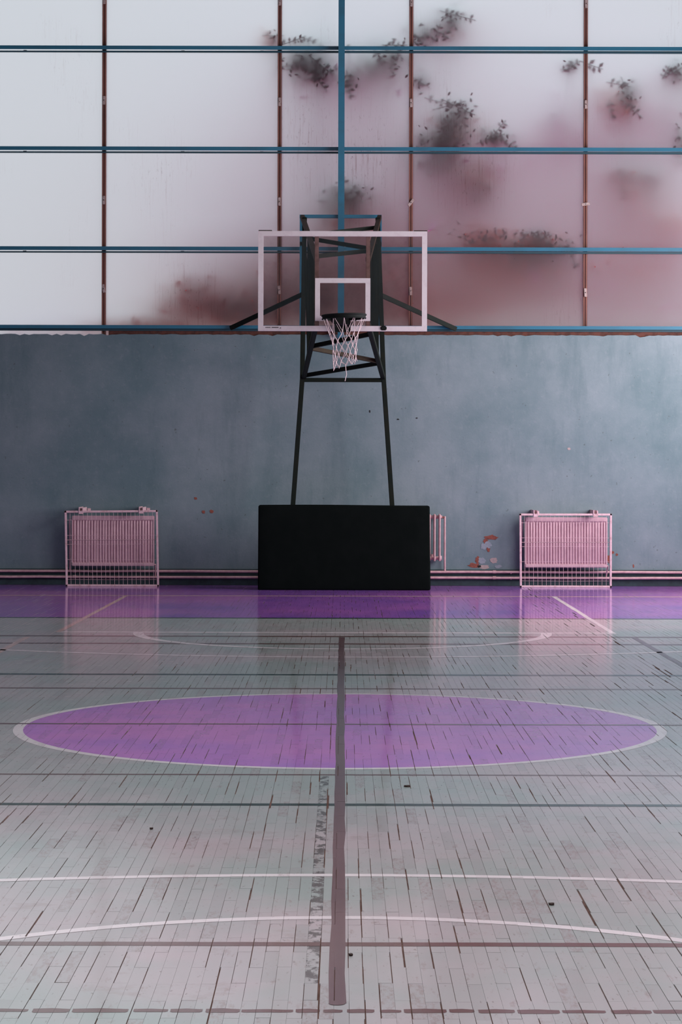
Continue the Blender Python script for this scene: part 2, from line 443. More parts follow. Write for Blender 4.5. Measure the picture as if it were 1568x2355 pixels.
CY = 12.43
disc = [(-0.012 + 1.80 * math.cos(2 * math.pi * k / 96), CY + 1.80 * math.sin(2 * math.pi * k / 96)) for k in range(96)]
film('painted_disc', [[(x * .985, CY + (y - CY) * .985) for x, y in disc]], M['floor_purple'], 0, 'purple painted centre circle')
arc(-0.012, CY, 1.805, 0, 360, 0.055, M['line_white'], 'pale ring around the purple centre circle', 96, 1)
xline(1371, 0.11, M['line_pink'], 'thin pink baseline inside the purple band')
xline(1422, 0.035, M['line_green'], 'thin dark edge of the purple band')
xline(1455, 0.10, M['line_white'], 'pale free-throw line below the far hoop', -2.5, 2.4)
xline(1464, 0.03, M['line_brown'], 'thin brown line next to the far free-throw line')
xline(1481, 0.03, M['line_brown'], 'thin brown line crossing the far free-throw arc')
xline(1552, 0.10, M['line_green'], 'dark green line between far hoop and centre circle')
xline(1584, 0.035, M['line_brown'], 'thin brown line just beyond the centre circle')
xline(1666, 0.035, M['line_brown'], 'thin brown halfway line across the purple circle', level=3)
xline(1782, 0.035, M['line_brown'], 'thin brown line just in front of the centre circle')
xline(1851, 0.065, M['line_green'], 'dark green line in front of the centre circle')
xline(2172, 0.055, M['line_brown'], 'wide brown line in the foreground')
q = []; x = -1.6
while x < 1.6:
    L = random.uniform(.05, .15); D = depth(2325) + random.uniform(-.004, .004); w = random.uniform(.017, .025)
    q.append([(x, D - w * .7), (x + .006, D - w), (x + L - .006, D - w * .9), (x + L, D - w * .5), (x + L, D + w * .6), (x + L * .5, D + w), (x, D + w * .7)]); x += L + random.uniform(.004, .016)
film('court_line', q, M['line_brown'], 1, 'broken brown line closest to the viewer')
arc(0.0, depth(1455), 1.83, 180, 360, 0.095, M['line_white'], 'pale free-throw arc under the far hoop')
arc(0.0, 23.25, 6.30, 200, 340, 0.085, M['line_white'], 'pale far three-point arc', 90)
arc(0.0, depth(2010) - 6.25, 6.25, 20, 160, 0.05, M['line_white'], 'pale near three-point arc', 90)
arc(0.0, depth(2107) - 1.80, 1.80, 0, 180, 0.05, M['line_white'], 'pale near free-throw arc in the foreground')
def yline(xa, ya, xb, yb, w, mat, label, level=2, cap=False):
    n = max(1, int(abs(yb - ya) / 0.35)); q = []
    j = [(random.uniform(-0.0025, 0.0025), random.uniform(-0.0015, 0.0015)) for _ in range(n + 1)]
    for k in range(n):
        t0, t1 = k / n, (k + 1) / n
        a, b = (xa + (xb - xa) * t0 + j[k][0], ya + (yb - ya) * t0), (xa + (xb - xa) * t1 + j[k + 1][0], ya + (yb - ya) * t1)
        w0, w1 = w / 2 + j[k][1], w / 2 + j[k + 1][1]
        q.append([(a[0] - w0, a[1]), (a[0] + w0, a[1]), (b[0] + w1, b[1]), (b[0] - w1, b[1])])
    if cap: q.append([(xa + w / 2 * math.cos(math.pi + math.pi * k / 8), ya + w / 2 * math.sin(math.pi + math.pi * k / 8)) for k in range(9)])
    return film('court_line', q, mat, level, label)
yline(-2.44, depth(1371), -2.49, depth(1455), 0.05, M['line_pink'], 'left side line of the far key')
yline(2.39, depth(1371), 2.37, depth(1455), 0.05, M['line_white'], 'right side line of the far key')
yline(-2.68, 18.95, -2.68, 12.0, 0.05, M['line_pink'], 'red side line at the left edge')
yline(2.49, 19.1, 2.49, 12.0, 0.05, M['line_mauve'], 'mauve side line at the right edge')
yline(-0.012, depth(2308), -0.006, depth(1466), 0.046, M['line_mauve'], 'mauve stripe down the middle of the hall', 4, True)

# ------------------------------------------------------------------ end wall, side walls, ceiling
mb = MB()
xs = [-XW + (XW + XR) * k / 240 for k in range(241)]
zt = []
for k, x in enumerate(xs):
    z = 3.095 + random.uniform(-0.006, 0.004)
    if random.random() < 0.12: z -= random.uniform(0.005, 0.02)
    zt.append(z)
for k in range(240):
    a, b = xs[k], xs[k + 1]
    mb.add([(a, DW, -.12), (b, DW, -.12), (b, DW, zt[k + 1]), (a, DW, zt[k]), (a, DW + .09, -.12), (b, DW + .09, -.12), (b, DW + .09, zt[k + 1]), (a, DW + .09, zt[k])],
           [(0, 1, 2, 3), (3, 2, 6, 7), (5, 4, 7, 6)])
bmw = mb.build('wall_back', M['wall'], recalc=False)
tag(bmw, 'worn blue painted end wall below the frosted windows', None, None, 'structure')
def slab(name, mat, label, *boxes):
    m = MB()
    for b in boxes: m.box(*b)
    return tag(m.build(name, mat), label, None, None, 'structure')
slab('wall_left', M['side_wall'], 'plain painted left side wall', (-XW - .2, -XW, YB, DW + .18, -.12, ZC))
slab('wall_right', M['side_wall'], 'right side wall with a tall window', (XR, XR + .2, YB, DW + .18, -.12, 1.0), (XR, XR + .2, YB, DW + .18, 5.4, ZC), (XR, XR + .2, YB, 19.0, 1.0, 5.4), (XR, XR + .2, 26.5, DW + .18, 1.0, 5.4))
slab('wall_front', M['side_wall'], 'plain wall behind the camera', (-XW - .2, XR + .2, YB - .2, YB, -.12, ZC))
slab('ceiling', M['ceiling'], 'grey flat ceiling of the hall with an opening for the added rooflight', (-XW - .2, -3.1, YB - .2, DW + .3, ZC, ZC + .2), (3.1, XR + .2, YB - .2, DW + .3, ZC, ZC + .2), (-3.1, 3.1, YB - .2, -2.1, ZC, ZC + .2), (-3.1, 3.1, 12.1, DW + .3, ZC, ZC + .2))
w3 = bpy.data.objects.new('added_rooflight', None); C.objects.link(w3); w3.location = (0, 5.0, ZC); tag(w3, 'added frosted rooflight in the unseen ceiling, put in to brighten the floor', None, None, 'structure')  # rooflight added out of view to go with the ceiling fill lamp
for k in range(7):
    y = -2.1 + k * 2.0286
    MB().add([(-3.1, y, ZC + .1), (3.1, y, ZC + .1), (3.1, y + 2.0286, ZC + .1), (-3.1, y + 2.0286, ZC + .1)], [(0, 1, 2, 3)]).build('pane', M['pane'], w3)
    MB().box(-3.1, 3.1, y - .03, y + .03, ZC + .04, ZC + .16).build('glazing_bar', M['rust'], w3)
w2 = bpy.data.objects.new('window_2', None); C.objects.link(w2); w2.location = (XR, 22.75, 1.0); tag(w2, 'tall frosted window in the right wall', None, None, 'structure')
for k in range(5):
    y = 19.0 + k * 1.5
    MB().add([(XR + .1, y, 1.0), (XR + .1, y + 1.5, 1.0), (XR + .1, y + 1.5, 5.4), (XR + .1, y, 5.4)], [(0, 1, 2, 3)]).build('pane', M['pane'], w2)
for k in range(6):
    y = 19.0 + k * 1.5
    MB().box(XR + .04, XR + .16, y - .03, y + .03, 1.0, 5.4).build('mullion', M['rust'], w2)
tag(MB().box(-XW, XR, DW - .012, DW, 0, 0.20).build('baseboard_back', M['skirting'], bevel=0.003), 'dark skirting of the end wall, also standing in for the shade behind the pipes', None, None, 'structure')  # skirting raised behind the pipes so its dark colour carries their shade

# peeled patches of the wall paint
def patch(cx, cy, rx, ry, mat, seed, n=18, d=0.0):
    r = random.Random(seed); pts = []
    for k in range(n):
        a = 2 * math.pi * k / n; s = 0.72 + 0.45 * r.random()
        pts.append(P(cx + rx * s * math.cos(a), cy + ry * s * math.sin(a), DW))
    m = MB(); top = [(p.x, DW - 0.0025 - d, p.z) for p in pts]; bot = [(p.x, DW + 0.001, p.z) for p in pts]
    m.add(top + bot, [tuple(range(n))] + [(k, (k + 1) % n, n + (k + 1) % n, n + k) for k in range(n)])
    o = m.build('peeled_patch', mat, bmw); return o
for k, (cx, cy, rx, ry, mt) in enumerate([
        (450, 1147, 4, 3, 'bare_brick'), (468, 1178, 4, 4, 'bare_brick'), (487, 1177, 5, 4, 'bare_brick'),
        (1130, 1235, 15, 6, 'bare_brick'), (1117, 1244, 6, 7, 'bare_brick'), (1123, 1262, 4, 7, 'bare_brick'), (1122, 1252, 9, 8, 'bare_grey'), (1112, 1256, 6, 8, 'bare_grey'),
        (1090, 1300, 14, 6, 'bare_brick'), (1099, 1287, 6, 8, 'bare_brick'), (1108, 1289, 9, 8, 'bare_grey'), (1135, 1288, 9, 7, 'bare_pale'), (1112, 1303, 14, 5, 'bare_pale'), (1103, 1302, 4, 3, 'hole'), (1143, 1303, 3, 3, 'hole'), (1146, 1302, 8, 4, 'bare_grey'),
        (1308, 1031, 4, 3, 'bare_pale'), (1409, 1269, 4, 4, 'bare_brick'), (1419, 1274, 3, 3, 'bare_brick'), (1400, 1284, 5, 9, 'bare_brick'), (1457, 1300, 2, 4, 'bare_brick'),
        (850, 946, 1.5, 3, 'hole'), (915, 964, 3, 1.5, 'hole'), (958, 961, 2.5, 1.5, 'hole'), (1424, 1337, 7, 2, 'bare_brick'), (1475, 1338, 5, 2, 'bare_brick')]):
    patch(cx, cy, rx, ry, M[mt], 100 + k, d=0.0004 * (k % 4))

# ------------------------------------------------------------------ the window wall
win = bpy.data.objects.new('window_1', None); C.objects.link(win); win.location = (0, DW + .1, 3.09)
tag(win, 'tall frosted glazing in blue and rust-brown steel frames', None, None, 'structure')
DG = DW + 0.08
PF = DG / F
def wx(px): return (px - PX0) * PF
def wz(py): return CAMZ - (py - PY0) * PF
ce = [-467, -165, 238, 641, 943, 1344, 1646]
xe = [-XW] + [wx(p) for p in ce] + [XR]
ze = [3.07, wz(578), wz(349), wz(118), wz(-113), ZC]
for r in range(5):
    for c in range(len(xe) - 1):
        MB().add([(xe[c], DG, ze[r]), (xe[c + 1], DG, ze[r]), (xe[c + 1], DG, ze[r + 1]), (xe[c], DG, ze[r + 1])], [(0, 1, 2, 3)]).build('pane', M['pane'], win)
tilts = {(238, 3): 0, (943, 1): 38, (1344, 1): 84, (238, 0): -9, (641, 0): -6}
for c, x in enumerate(xe[1:-1]):
    m = MB()
    m.box(x - .024, x - .005, DG - .035, DG + .012, 3.06, ZC); m.box(x + .005, x + .024, DG - .030, DG + .012, 3.06, ZC)
    m.box(x - .006, x + .006, DG - .012, DG + .010, 3.06, ZC)
    m.build('mullion', M['rust'], win)
    px = ce[c]
    for r, py in enumerate((668, 465, 236, 5)):
        zc = wz(py + (px - 641) * 0.006)
        a = math.radians(tilts.get((px, r), random.uniform(-3, 3)))
        u = Vector((math.sin(a), 0, math.cos(a))) * 0.052
        p0 = Vector((x, DG - .047, zc))
        k = MB().bar(p0 - u, p0 + u, 0.034, 0.02).build('latch', M['clip'], win, bevel=0.003)
        MB().tube([p0 + Vector((0, -.008, 0)), p0 + Vector((0, -.013, 0))], 0.006, 8).build('screw', M['hole'], k)
for py in (755, 578, 349, 118, -113):
    zc = wz(py - (1.0 if py == 755 else 3.6)); h = 0.021 if py == 755 else 0.023
    # front flange, its ledge, the pane rail behind and below it; the slot between them closes towards the middle
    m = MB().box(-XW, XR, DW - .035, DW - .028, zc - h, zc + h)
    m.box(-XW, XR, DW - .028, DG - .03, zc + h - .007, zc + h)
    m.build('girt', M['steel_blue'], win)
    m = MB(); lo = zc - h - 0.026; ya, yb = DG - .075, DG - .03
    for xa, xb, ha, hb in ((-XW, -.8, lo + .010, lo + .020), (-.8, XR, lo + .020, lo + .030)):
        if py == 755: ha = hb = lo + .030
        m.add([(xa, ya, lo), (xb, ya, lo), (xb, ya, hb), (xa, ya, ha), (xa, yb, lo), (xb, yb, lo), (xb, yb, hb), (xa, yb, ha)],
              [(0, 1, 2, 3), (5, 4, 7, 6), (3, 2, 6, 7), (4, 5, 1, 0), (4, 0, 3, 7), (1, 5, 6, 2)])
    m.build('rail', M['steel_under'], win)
    for px in (55, 418, 600, 980, 1165, 1530) if py in (118, 349, 578) else ():
        c = P(px, 0, DW); MB().box(c.x - .02, c.x + .02, DG - .065, DG - .05, zc - h - .022, zc - h - .002).build('shim', M['clip'], win)
tag(MB().box(wx(250), XR, DG - .06, DG - .01, 3.06, wz(759)).build('trim_1', M['mortar']), 'red-brown mortar strip under the glazing', None, None, 'structure')
xp = wx(783)
m = MB().box(xp - .0385, xp + .0385, DW - .175, DW - .165, 3.05, ZC)
m.box(xp - .004, xp + .004, DW - .165, DW - .055, 3.05, ZC).box(xp - .0385, xp + .0385, DW - .055, DW - .045, 3.05, ZC)
m.build('post', M['steel_blue'], win)

# ------------------------------------------------------------------ ground and shrubs outside
slab('ground', M['soil'], 'bare ground outside the end wall', (-30, 30, DW + .2, DW + 40, -.7, -.5))

def leaves(mb_, c, rad, n, size, flat=1.0):
    for _ in range(n):
        d = Vector((random.gauss(0, 1), random.gauss(0, 1) * flat, random.gauss(0, 1))) * 0.5
        p = c + Vector((d.x * rad[0], d.y * rad[1], d.z * rad[2]))
        if p.y < DG + 0.03: p.y = DG + 0.03 + random.random() * 0.05
        s = size * random.uniform(0.7, 1.3)
        q = Euler((random.uniform(0, 6.28), random.uniform(0, 6.28), random.uniform(0, 6.28))).to_matrix()
        mb_.add([p + q @ Vector((0, -s, 0)), p + q @ Vector((s * .42, 0, s * .12)), p + q @ Vector((0, s, 0)), p + q @ Vector((-s * .42, 0, s * .12))], [(0, 1, 2, 3)])
def spray(mb_, c, ang, n, size, ln):
    """a leaf spray lying close to the pane: leaflets in pairs along a stalk"""
    d = Vector((math.cos(ang), 0, math.sin(ang))); s = Vector((-d.z, 0, d.x))
    for k in range(n):
        t = (k + 0.5) / n - 0.5
        for sg in (-1, 1):
            b = c + d * (t * ln) + Vector((0, random.uniform(-.002, .008), 0))
            if random.random() < 0.2: continue
            a = (d * 0.55 + s * sg).normalized(); a = (a + Vector((random.gauss(0, .2), random.gauss(0, .07), random.gauss(0, .2)))).normalized()
            w = a.cross(Vector((0, 1, 0))).normalized(); L = size * random.uniform(0.75, 1.2)
            mb_.add([b, b + a * L * .5 + w * L * .26, b + a * L, b + a * L * .5 - w * L * .26], [(0, 1, 2, 3)])
    mb_.bar(c - d * ln * .6, c + d * ln * .6, .006, .006)
def leaflets(mb_, c, rx, ry, n):
    """single leaves pressed against the outside of the pane"""
    for _ in range(n):
        p = Vector((c.x + random.gauss(0, .62) * rx, DG + random.uniform(.005, .018), c.z + random.gauss(0, .62) * ry))
        a = random.uniform(0, 6.28); d = Vector((math.cos(a), random.uniform(-.06, .06), math.sin(a))); w = Vector((-d.z, 0, d.x)); L = random.uniform(.035, .065)
        mb_.add([p, p + d * L * .35 + w * L * .22, p + d * L * .75 + w * L * .17, p + d * L, p + d * L * .75 - w * L * .17, p + d * L * .35 - w * L * .22], [(0, 1, 2, 3, 4, 5)])
def W(px, py, dist): return P(px, py, DG + dist)
def shrub(name, label, base_px, dist, blobs, sprays, group='shrubs and trees growing outside the glazing'):
    bx_ = W(base_px, 1080, dist).x
    t = thing(name, label, 'shrub' if name == 'shrub' else 'tree', (bx_, DG + dist, -.5), group)
    mats = {'d': 'leaf_dark', 'r': 'leaf_red', 'p': 'leaf_rose'}; ms = {}
    st = MB(); tops = []
    for (px, py, rx, ry, di, n, size, k) in blobs:
        c = W(px, py, di); s = c.y / F
        leaves(ms.setdefault(k, MB()), c, (rx * s, min(0.8 * di, max(rx, ry) * s * .8), ry * s), int(n * (2.4 if k == 'r' else 1.5 if k == 'p' else 2.4 if di <= .15 else 2.0)), size)
        if di <= .15: leaflets(ms.setdefault('d', MB()), c, rx * s, ry * s, n // 3)
        tops.append(c)
    for (px, py, ang, n, size, ln, di) in sprays:
        c = W(px, py, 0.006 + di * 0.15); spray(ms.setdefault('d', MB()), c, math.radians(ang), n, size * 1.1, ln * 1.6); tops.append(c)
    hub = Vector((bx_, DG + dist, 2.2))
    st.tube([(bx_, DG + dist, -.5), (bx_ + .05, DG + dist, 1.0), hub], [.05, .04, .03], 6)
    for c in tops: st.tube([hub, (hub + c) / 2 + Vector((0, .1 + 0.1 * dist, -.1)), c], [.014, .009, .004], 4)
    for k, m in ms.items(): tag(m.build('foliage', M[mats[k]], t, recalc=False), kind='stuff')
    st.build('stem', M['bark'], t)
    return t
# (px, py, radius x, radius y, distance behind the pane, number of leaves, leaf size, colour)
shrub('shrub', 'dark leaf sprays against the glazing above the hoop, either side of the blue post', 760, 1.0,
      [(690, 150, 45, 35, .12, 90, .045, 'd'), (735, 175, 30, 30, .10, 50, .045, 'd'), (720, 130, 60, 40, .30, 90, .05, 'd'), (870, 150, 60, 40, .25, 80, .05, 'd'), (905, 140, 35, 30, .14, 50, .045, 'd'), (690, 175, 60, 40, .35, 80, .05, 'p'), (800, 190, 60, 50, .5, 120, .06, 'p'), (800, 190, 18, 24, .10, 40, .04, 'd'), (850, 165, 50, 35, .3, 60, .05, 'd'), (620, 95, 20, 18, .10, 26, .045, 'r'), (960, 190, 18, 20, .12, 22, .045, 'd')],
      [(663, 97, 20, 5, .06, .2, .02), (705, 90, -20, 3, .05, .12, .06), (735, 148, -40, 5, .07, .2, .02), (722, 178, -50, 6, .07, .24, .02), (665, 150, 10, 5, .06, .18, .05), (800, 195, -80, 5, .07, .2, .03), (800, 108, 0, 2, .05, .08, .04), (905, 103, 0, 4, .06, .16, .03), (908, 132, 70, 4, .06, .16, .04), (868, 132, -60, 3, .06, .12, .06), (965, 188, -30, 4, .06, .14, .05), (625, 82, 0, 3, .05, .14, .05)])
shrub('shrub', 'leafy crown behind the panes right of the blue post near the top edge', 1000, 1.2,
      [(1035, 55, 30, 30, .12, 60, .045, 'd'), (970, 85, 28, 25, .15, 50, .045, 'd'), (1000, 90, 50, 30, .4, 80, .05, 'p'), (1030, 70, 40, 35, .3, 50, .05, 'r')],
      [(1050, 35, -15, 6, .06, .24, .03), (1000, 78, 70, 4, .06, .14, .04), (1028, 68, 60, 4, .06, .16, .04), (963, 90, 40, 4, .06, .14, .05)])
shrub('shrub', 'dark dripping shrub in the second row of panes right of the hoop', 1060, .9,
      [(1030, 290, 40, 40, .10, 110, .04, 'd'), (1010, 320, 60, 22, .10, 110, .04, 'd'), (1060, 255, 25, 20, .12, 30, .04, 'd'), (1045, 300, 60, 50, .3, 130, .05, 'r'), (1140, 320, 35, 16, .10, 50, .04, 'd'), (1000, 375, 70, 30, .25, 130, .05, 'd'), (1095, 410, 45, 40, .28, 110, .05, 'r'), (1100, 440, 30, 40, .22, 60, .045, 'd'), (1080, 380, 110, 40, .5, 150, .06, 'p'), (1040, 420, 80, 60, .6, 150, .06, 'p')],
      [(1052, 245, -25, 6, .06, .24, .03), (1035, 240, 15, 4, .05, .2, .05), (1005, 232, -15, 4, .05, .18, .07), (1140, 300, 50, 6, .06, .18, .03), (1125, 318, 20, 5, .05, .2, .03), (1165, 328, -30, 4, .05, .16, .04)])
shrub('tree', 'pale pink blurred crown behind the panes left of the far right mullion', 1290, 1.4,
      [(1275, 275, 40, 40, .30, 45, .05, 'p'), (1275, 280, 35, 40, .25, 16, .05, 'd'), (1300, 325, 80, 30, .5, 70, .06, 'p'), (1230, 330, 80, 30, .5, 120, .06, 'p'), (1310, 152, 14, 12, .10, 14, .045, 'd')],
      [(1310, 152, 30, 4, .06, .14, .04), (1357, 148, -20, 4, .08, .16, .03), (1302, 158, 0, 3, .05, .1, .05)])
shrub('tree', 'leafy crown with drooping sprays at the right edge of the upper panes', 1450, 1.2,
      [(1415, 240, 45, 35, .2, 100, .05, 'r'), (1400, 255, 60, 40, .45, 130, .06, 'p'), (1440, 215, 20, 35, .12, 36, .045, 'd'), (1550, 165, 22, 22, .12, 50, .045, 'd'), (1530, 270, 40, 30, .4, 70, .05, 'p'), (1480, 200, 40, 25, .5, 60, .05, 'p'), (1560, 330, 12, 40, .12, 34, .045, 'd'), (1450, 300, 90, 40, .7, 130, .06, 'p'), (1660, 200, 60, 60, .4, 150, .06, 'd')],
      [(1420, 192, -10, 4, .06, .16, .05), (1440, 215, -70, 5, .06, .24, .04), (1450, 248, -40, 5, .06, .2, .04), (1402, 250, -80, 3, .06, .14, .06), (1552, 160, 30, 5, .06, .2, .03), (1527, 165, 60, 3, .05, .1, .05)])
shrub('tree', 'russet blurred mass in the third row of panes at the right edge', 1480, 1.3,
      [(1425, 425, 70, 40, .35, 40, .05, 'r'), (1470, 470, 60, 60, .4, 45, .05, 'r'), (1450, 440, 60, 45, .35, 35, .05, 'd'), (1430, 400, 40, 20, .22, 50, .05, 'd'), (1495, 402, 22, 12, .18, 24, .05, 'd'), (1545, 515, 40, 30, .28, 45, .05, 'r'), (1440, 520, 110, 50, .8, 160, .06, 'p'), (1560, 560, 60, 50, .5, 120, .06, 'p')], [])
shrub('shrub', 'rust-brown mound behind the lowest panes right of the backboard', 1180, .9,
      [(1110, 545, 50, 25, .14, 120, .045, 'r'), (1225, 555, 65, 24, .14, 170, .045, 'r'), (1235, 545, 30, 16, .10, 50, .04, 'd'), (1160, 580, 110, 25, .22, 150, .05, 'd'), (1220, 600, 100, 35, .25, 190, .05, 'd'), (1130, 600, 90, 40, .35, 140, .05, 'r'), (1150, 640, 130, 60, .55, 200, .06, 'r'), (1290, 572, 22, 10, .10, 24, .04, 'd'), (1280, 640, 120, 60, .8, 160, .06, 'p'), (1420, 610, 130, 40, .6, 160, .06, 'r'), (1400, 680, 160, 60, 1.0, 200, .07, 'p')],
      [(1255, 555, -35, 5, .05, .24, .04), (1295, 570, 0, 3, .05, .12, .04), (1318, 596, -70, 3, .05, .12, .04)])
shrub('shrub', 'maroon bush behind the lowest panes left of the backboard', 470, .9,
      [(450, 665, 60, 35, .28, 190, .05, 'r'), (490, 690, 80, 40, .3, 240, .05, 'r'), (410, 705, 70, 30, .32, 190, .05, 'r'), (540, 725, 90, 30, .25, 120, .05, 'd'), (530, 720, 110, 40, .2, 160, .05, 'r'), (590, 690, 80, 55, .3, 260, .06, 'r'), (570, 715, 70, 35, .2, 160, .05, 'd'), (560, 600, 70, 60, .7, 150, .06, 'p'), (575, 640, 50, 55, .45, 90, .05, 'r'), (330, 748, 120, 18, .22, 260, .05, 'r'), (480, 600, 120, 60, 1.0, 140, .06, 'p'), (130, 765, 160, 12, .3, 200, .05, 'p')], [])
shrub('shrub', 'dense dark bush behind the glazing directly behind the backboard', 790, 1.0,
      [(800, 450, 40, 25, .12, 110, .045, 'd'), (790, 480, 60, 30, .25, 130, .05, 'd'), (790, 520, 80, 40, .45, 150, .06, 'r'), (700, 640, 110, 60, .45, 260, .06, 'r'), (830, 620, 110, 60, .4, 280, .06, 'r'), (760, 700, 150, 50, .35, 330, .06, 'd'), (920, 700, 120, 60, .45, 240, .06, 'r'), (930, 600, 90, 60, .7, 170, .06, 'r'), (650, 560, 90, 60, .8, 140, .06, 'p'), (880, 520, 110, 60, .9, 160, .06, 'p'), (1030, 700, 120, 50, .6, 200, .06, 'r')],
      [(785, 440, 80, 4, .06, .2, .04)])
shrub('tree', 'broad rosy tree standing back from the glazing on the right', 1150, 2.6,
      [(800, 330, 190, 140, 1.7, 420, .09, 'p'), (1000, 280, 180, 130, 2.1, 260, .09, 'p'), (1180, 480, 240, 150, 2.0, 520, .09, 'p'), (1400, 470, 240, 130, 2.2, 420, .09, 'p'), (900, 560, 260, 120, 1.8, 520, .09, 'p'), (1500, 650, 240, 140, 1.9, 520, .09, 'p'), (1700, 520, 240, 160, 2.4, 300, .09, 'p')], [])
shrub('tree', 'thin rosy tree standing back from the glazing left of the hoop', 560, 2.4,
      [(560, 470, 130, 120, 1.6, 220, .08, 'p'), (600, 650, 160, 90, 1.5, 320, .08, 'p'), (660, 330, 110, 110, 1.7, 220, .08, 'p')], [])

# ================================================================== HEATING
def heating_pipe(py, label):
    z = CAMZ - (py - PY0) * (DW - .06) / F
    t = thing('heating_pipe', label, 'pipe', (0, DW - .06, z), 'heating pipes along the end wall')
    pts = [(-XW + .02 + (XW + XR - .04) * k / 36, DW - .06, z + random.uniform(-.0025, .0025)) for k in range(37)]
    MB().tube(pts, 0.0165, 10).build('pipe', M['pipe'], t)
    for x in (-3.3, 0.6, 1.87, 4.6):
        MB().tube([(x - .02, DW - .06, z), (x + .02, DW - .06, z)], 0.0205, 10).build('coupling', M['pipe'], t)
        MB().box(x + .2, x + .212, DW - .06, DW - .001, z - .022, z - .015).build('hook', M['pipe'], t)
heating_pipe(1314.5, 'upper of the two pink heating pipes low along the blue wall')
heating_pipe(1328, 'lower of the two pink heating pipes low along the blue wall')

def panel_radiator(px0, px1, py0, py1, label):
    D = DW - 0.20; s = D / F
    x0, x1 = (px0 - PX0) * s, (px1 - PX0) * s; z1, z0 = CAMZ - (py0 - PY0) * s, CAMZ - (py1 - PY0) * s
    t = thing('radiator', label, 'radiator', ((x0 + x1) / 2, D, z0), 'pink ribbed radiators behind wire guards')
    MB().box(x0, x1, D + .02, D + .05, z0 + .01, z1 - .01).build('back_panel', M['radiator'], t)
    MB().box(x0, x1, D - .002, D + .06, z1 - .055, z1).build('top_header', M['radiator'], t, bevel=.008)
    MB().box(x0, x1, D - .002, D + .06, z0, z0 + .042).build('bottom_header', M['radiator'], t, bevel=.008)
    for x in (x0 + .006, x1 - .006): MB().box(x - .006, x + .006, D, D + .05, z0 + .04, z1 - .05).build('side_edge', M['radiator'], t)
    n = 28; me = None
    for k in range(n):
        xc = x0 + .02 + (x1 - x0 - .04) * (k + .5) / n
        w = (x1 - x0 - .04) / n * 0.36
        if me is None:
            m = MB(); ring = []
            for j in range(9):
                a = math.pi * j / 8; ring.append((-math.cos(a) * w, -math.sin(a) * .016))
            vs = []; zz = [(z0 + .042, .2), (z0 + .065, 1), (z1 - .08, 1), (z1 - .055, .4)]
            for z, f in zz: vs += [(x, D + .02 + y * f, z) for x, y in ring]
            fs = [(r * 9 + j, r * 9 + j + 1, (r + 1) * 9 + j + 1, (r + 1) * 9 + j) for r in range(3) for j in range(8)]
            m.add(vs, fs, True); me = m.mesh('rib', M['radiator'])
        o = bpy.data.objects.new('rib', me); C.objects.link(o); o.parent = t
        o.location = Vector((xc, 0, 0)) - t.location
    # feed pipes down to the heating pipes
    for x, zb in ((x0 - .03, .19), (x1 + .012, .12)):
        zt_ = z1 - .04 if x < x0 else z0 + .02
        MB().tube([(x0 + .02 if x < x0 else x1 - .02, D + .03, zt_), (x, D + .04, zt_), (x - .01, DW - .06, zb)], .008, 8).build('feed_pipe', M['pipe'], t)
    for x in (x0 + .2, x1 - .2): MB().box(x - .015, x + .015, D + .05, DW - .001, z1 - .12, z1 - .09).build('wall_bracket', M['radiator'], t)
panel_radiator(165, 355, 1187.5, 1303, 'pink ribbed radiator in the wire guard left of the black pad')
panel_radiator(1208, 1397, 1188.5, 1304, 'pink ribbed radiator in the wire guard right of the peeling wall patch')

def guard(corners, hz, label, nv, seed):
    D = DW - 0.38
    tl, tr, br, bl = [P(px, py, D) for px, py in corners]
    br.z = bl.z = 0.013
    t = thing('radiator_guard', label, 'guard', ((bl.x + br.x) / 2, D, 0), 'wire guards standing in front of the radiators')
    r = random.Random(seed)
    fr = []
    for a, b, n in ((tl, tr, 'top_rail'), (tr, br, 'side_post'), (bl, br, 'bottom_rail'), (tl, bl, 'side_post')):
        d = (b - a).normalized() * .0125
        MB().bar(a - d, b + d, .0255, .0255).build(n, M['guard'], t, bevel=.004)
    m = MB(); DD = Vector((0, .006, 0))
    for k in range(nv):
        f = (k + 1) / (nv + 1)
        a, b = tl.lerp(tr, f), bl.lerp(br, f)
        mid = (a + b) / 2 + Vector((r.uniform(-.004, .004), 0, 0))
        m.tube([a + DD, mid + DD, b + DD], .0019, 5)
    for py in hz:
        f = (py - corners[0][1]) / (corners[3][1] - corners[0][1])
        a, b = tl.lerp(bl, f), tr.lerp(br, f)
        m.tube([a, (a + b) / 2 + Vector((0, 0, r.uniform(-.004, .004))), b], .0019, 5)
    m.build('wire_mesh', M['guard'], t)
    # cross rod and ties back to the wall
    f = (hz[2] - corners[0][1]) / (corners[3][1] - corners[0][1])
    MB().tube([tl.lerp(bl, f) + DD * 2, tr.lerp(br, f) + DD * 2], .0045, 6).build('cross_rod', M['hoop_flat'], t)
    for f in (0.17, 0.83):
        c = tl.lerp(tr, f)
        m = MB().box(c.x - .028, c.x - .016, D - .02, DW - .001, c.z, c.z + .055).box(c.x + .016, c.x + .028, D - .02, DW - .001, c.z - .005, c.z + .05)
        m.box(c.x - .028, c.x + .028, D - .018, D - .008, c.z - .028, c.z + .012)
        m.build('bracket', M['guard'], t, bevel=.002)
        MB().box(c.x + .035, c.x + .075, DW - .012, DW - .001, c.z + .0, c.z + .035).build('anchor_plate', M['guard'], t, bevel=.003)
        MB().tube([(c.x, D - .02, c.z + .012), (c.x, D + .05, c.z + .03)], .008, 8).build('bolt', M['hoop_flat'], t)
guard([(151, 1178.5), (360.5, 1176.5), (364, 1350), (154, 1350)], [1198, 1233.5, 1244.5, 1254.5, 1290, 1336], 'pale wire guard in front of the left radiator', 20, 3)
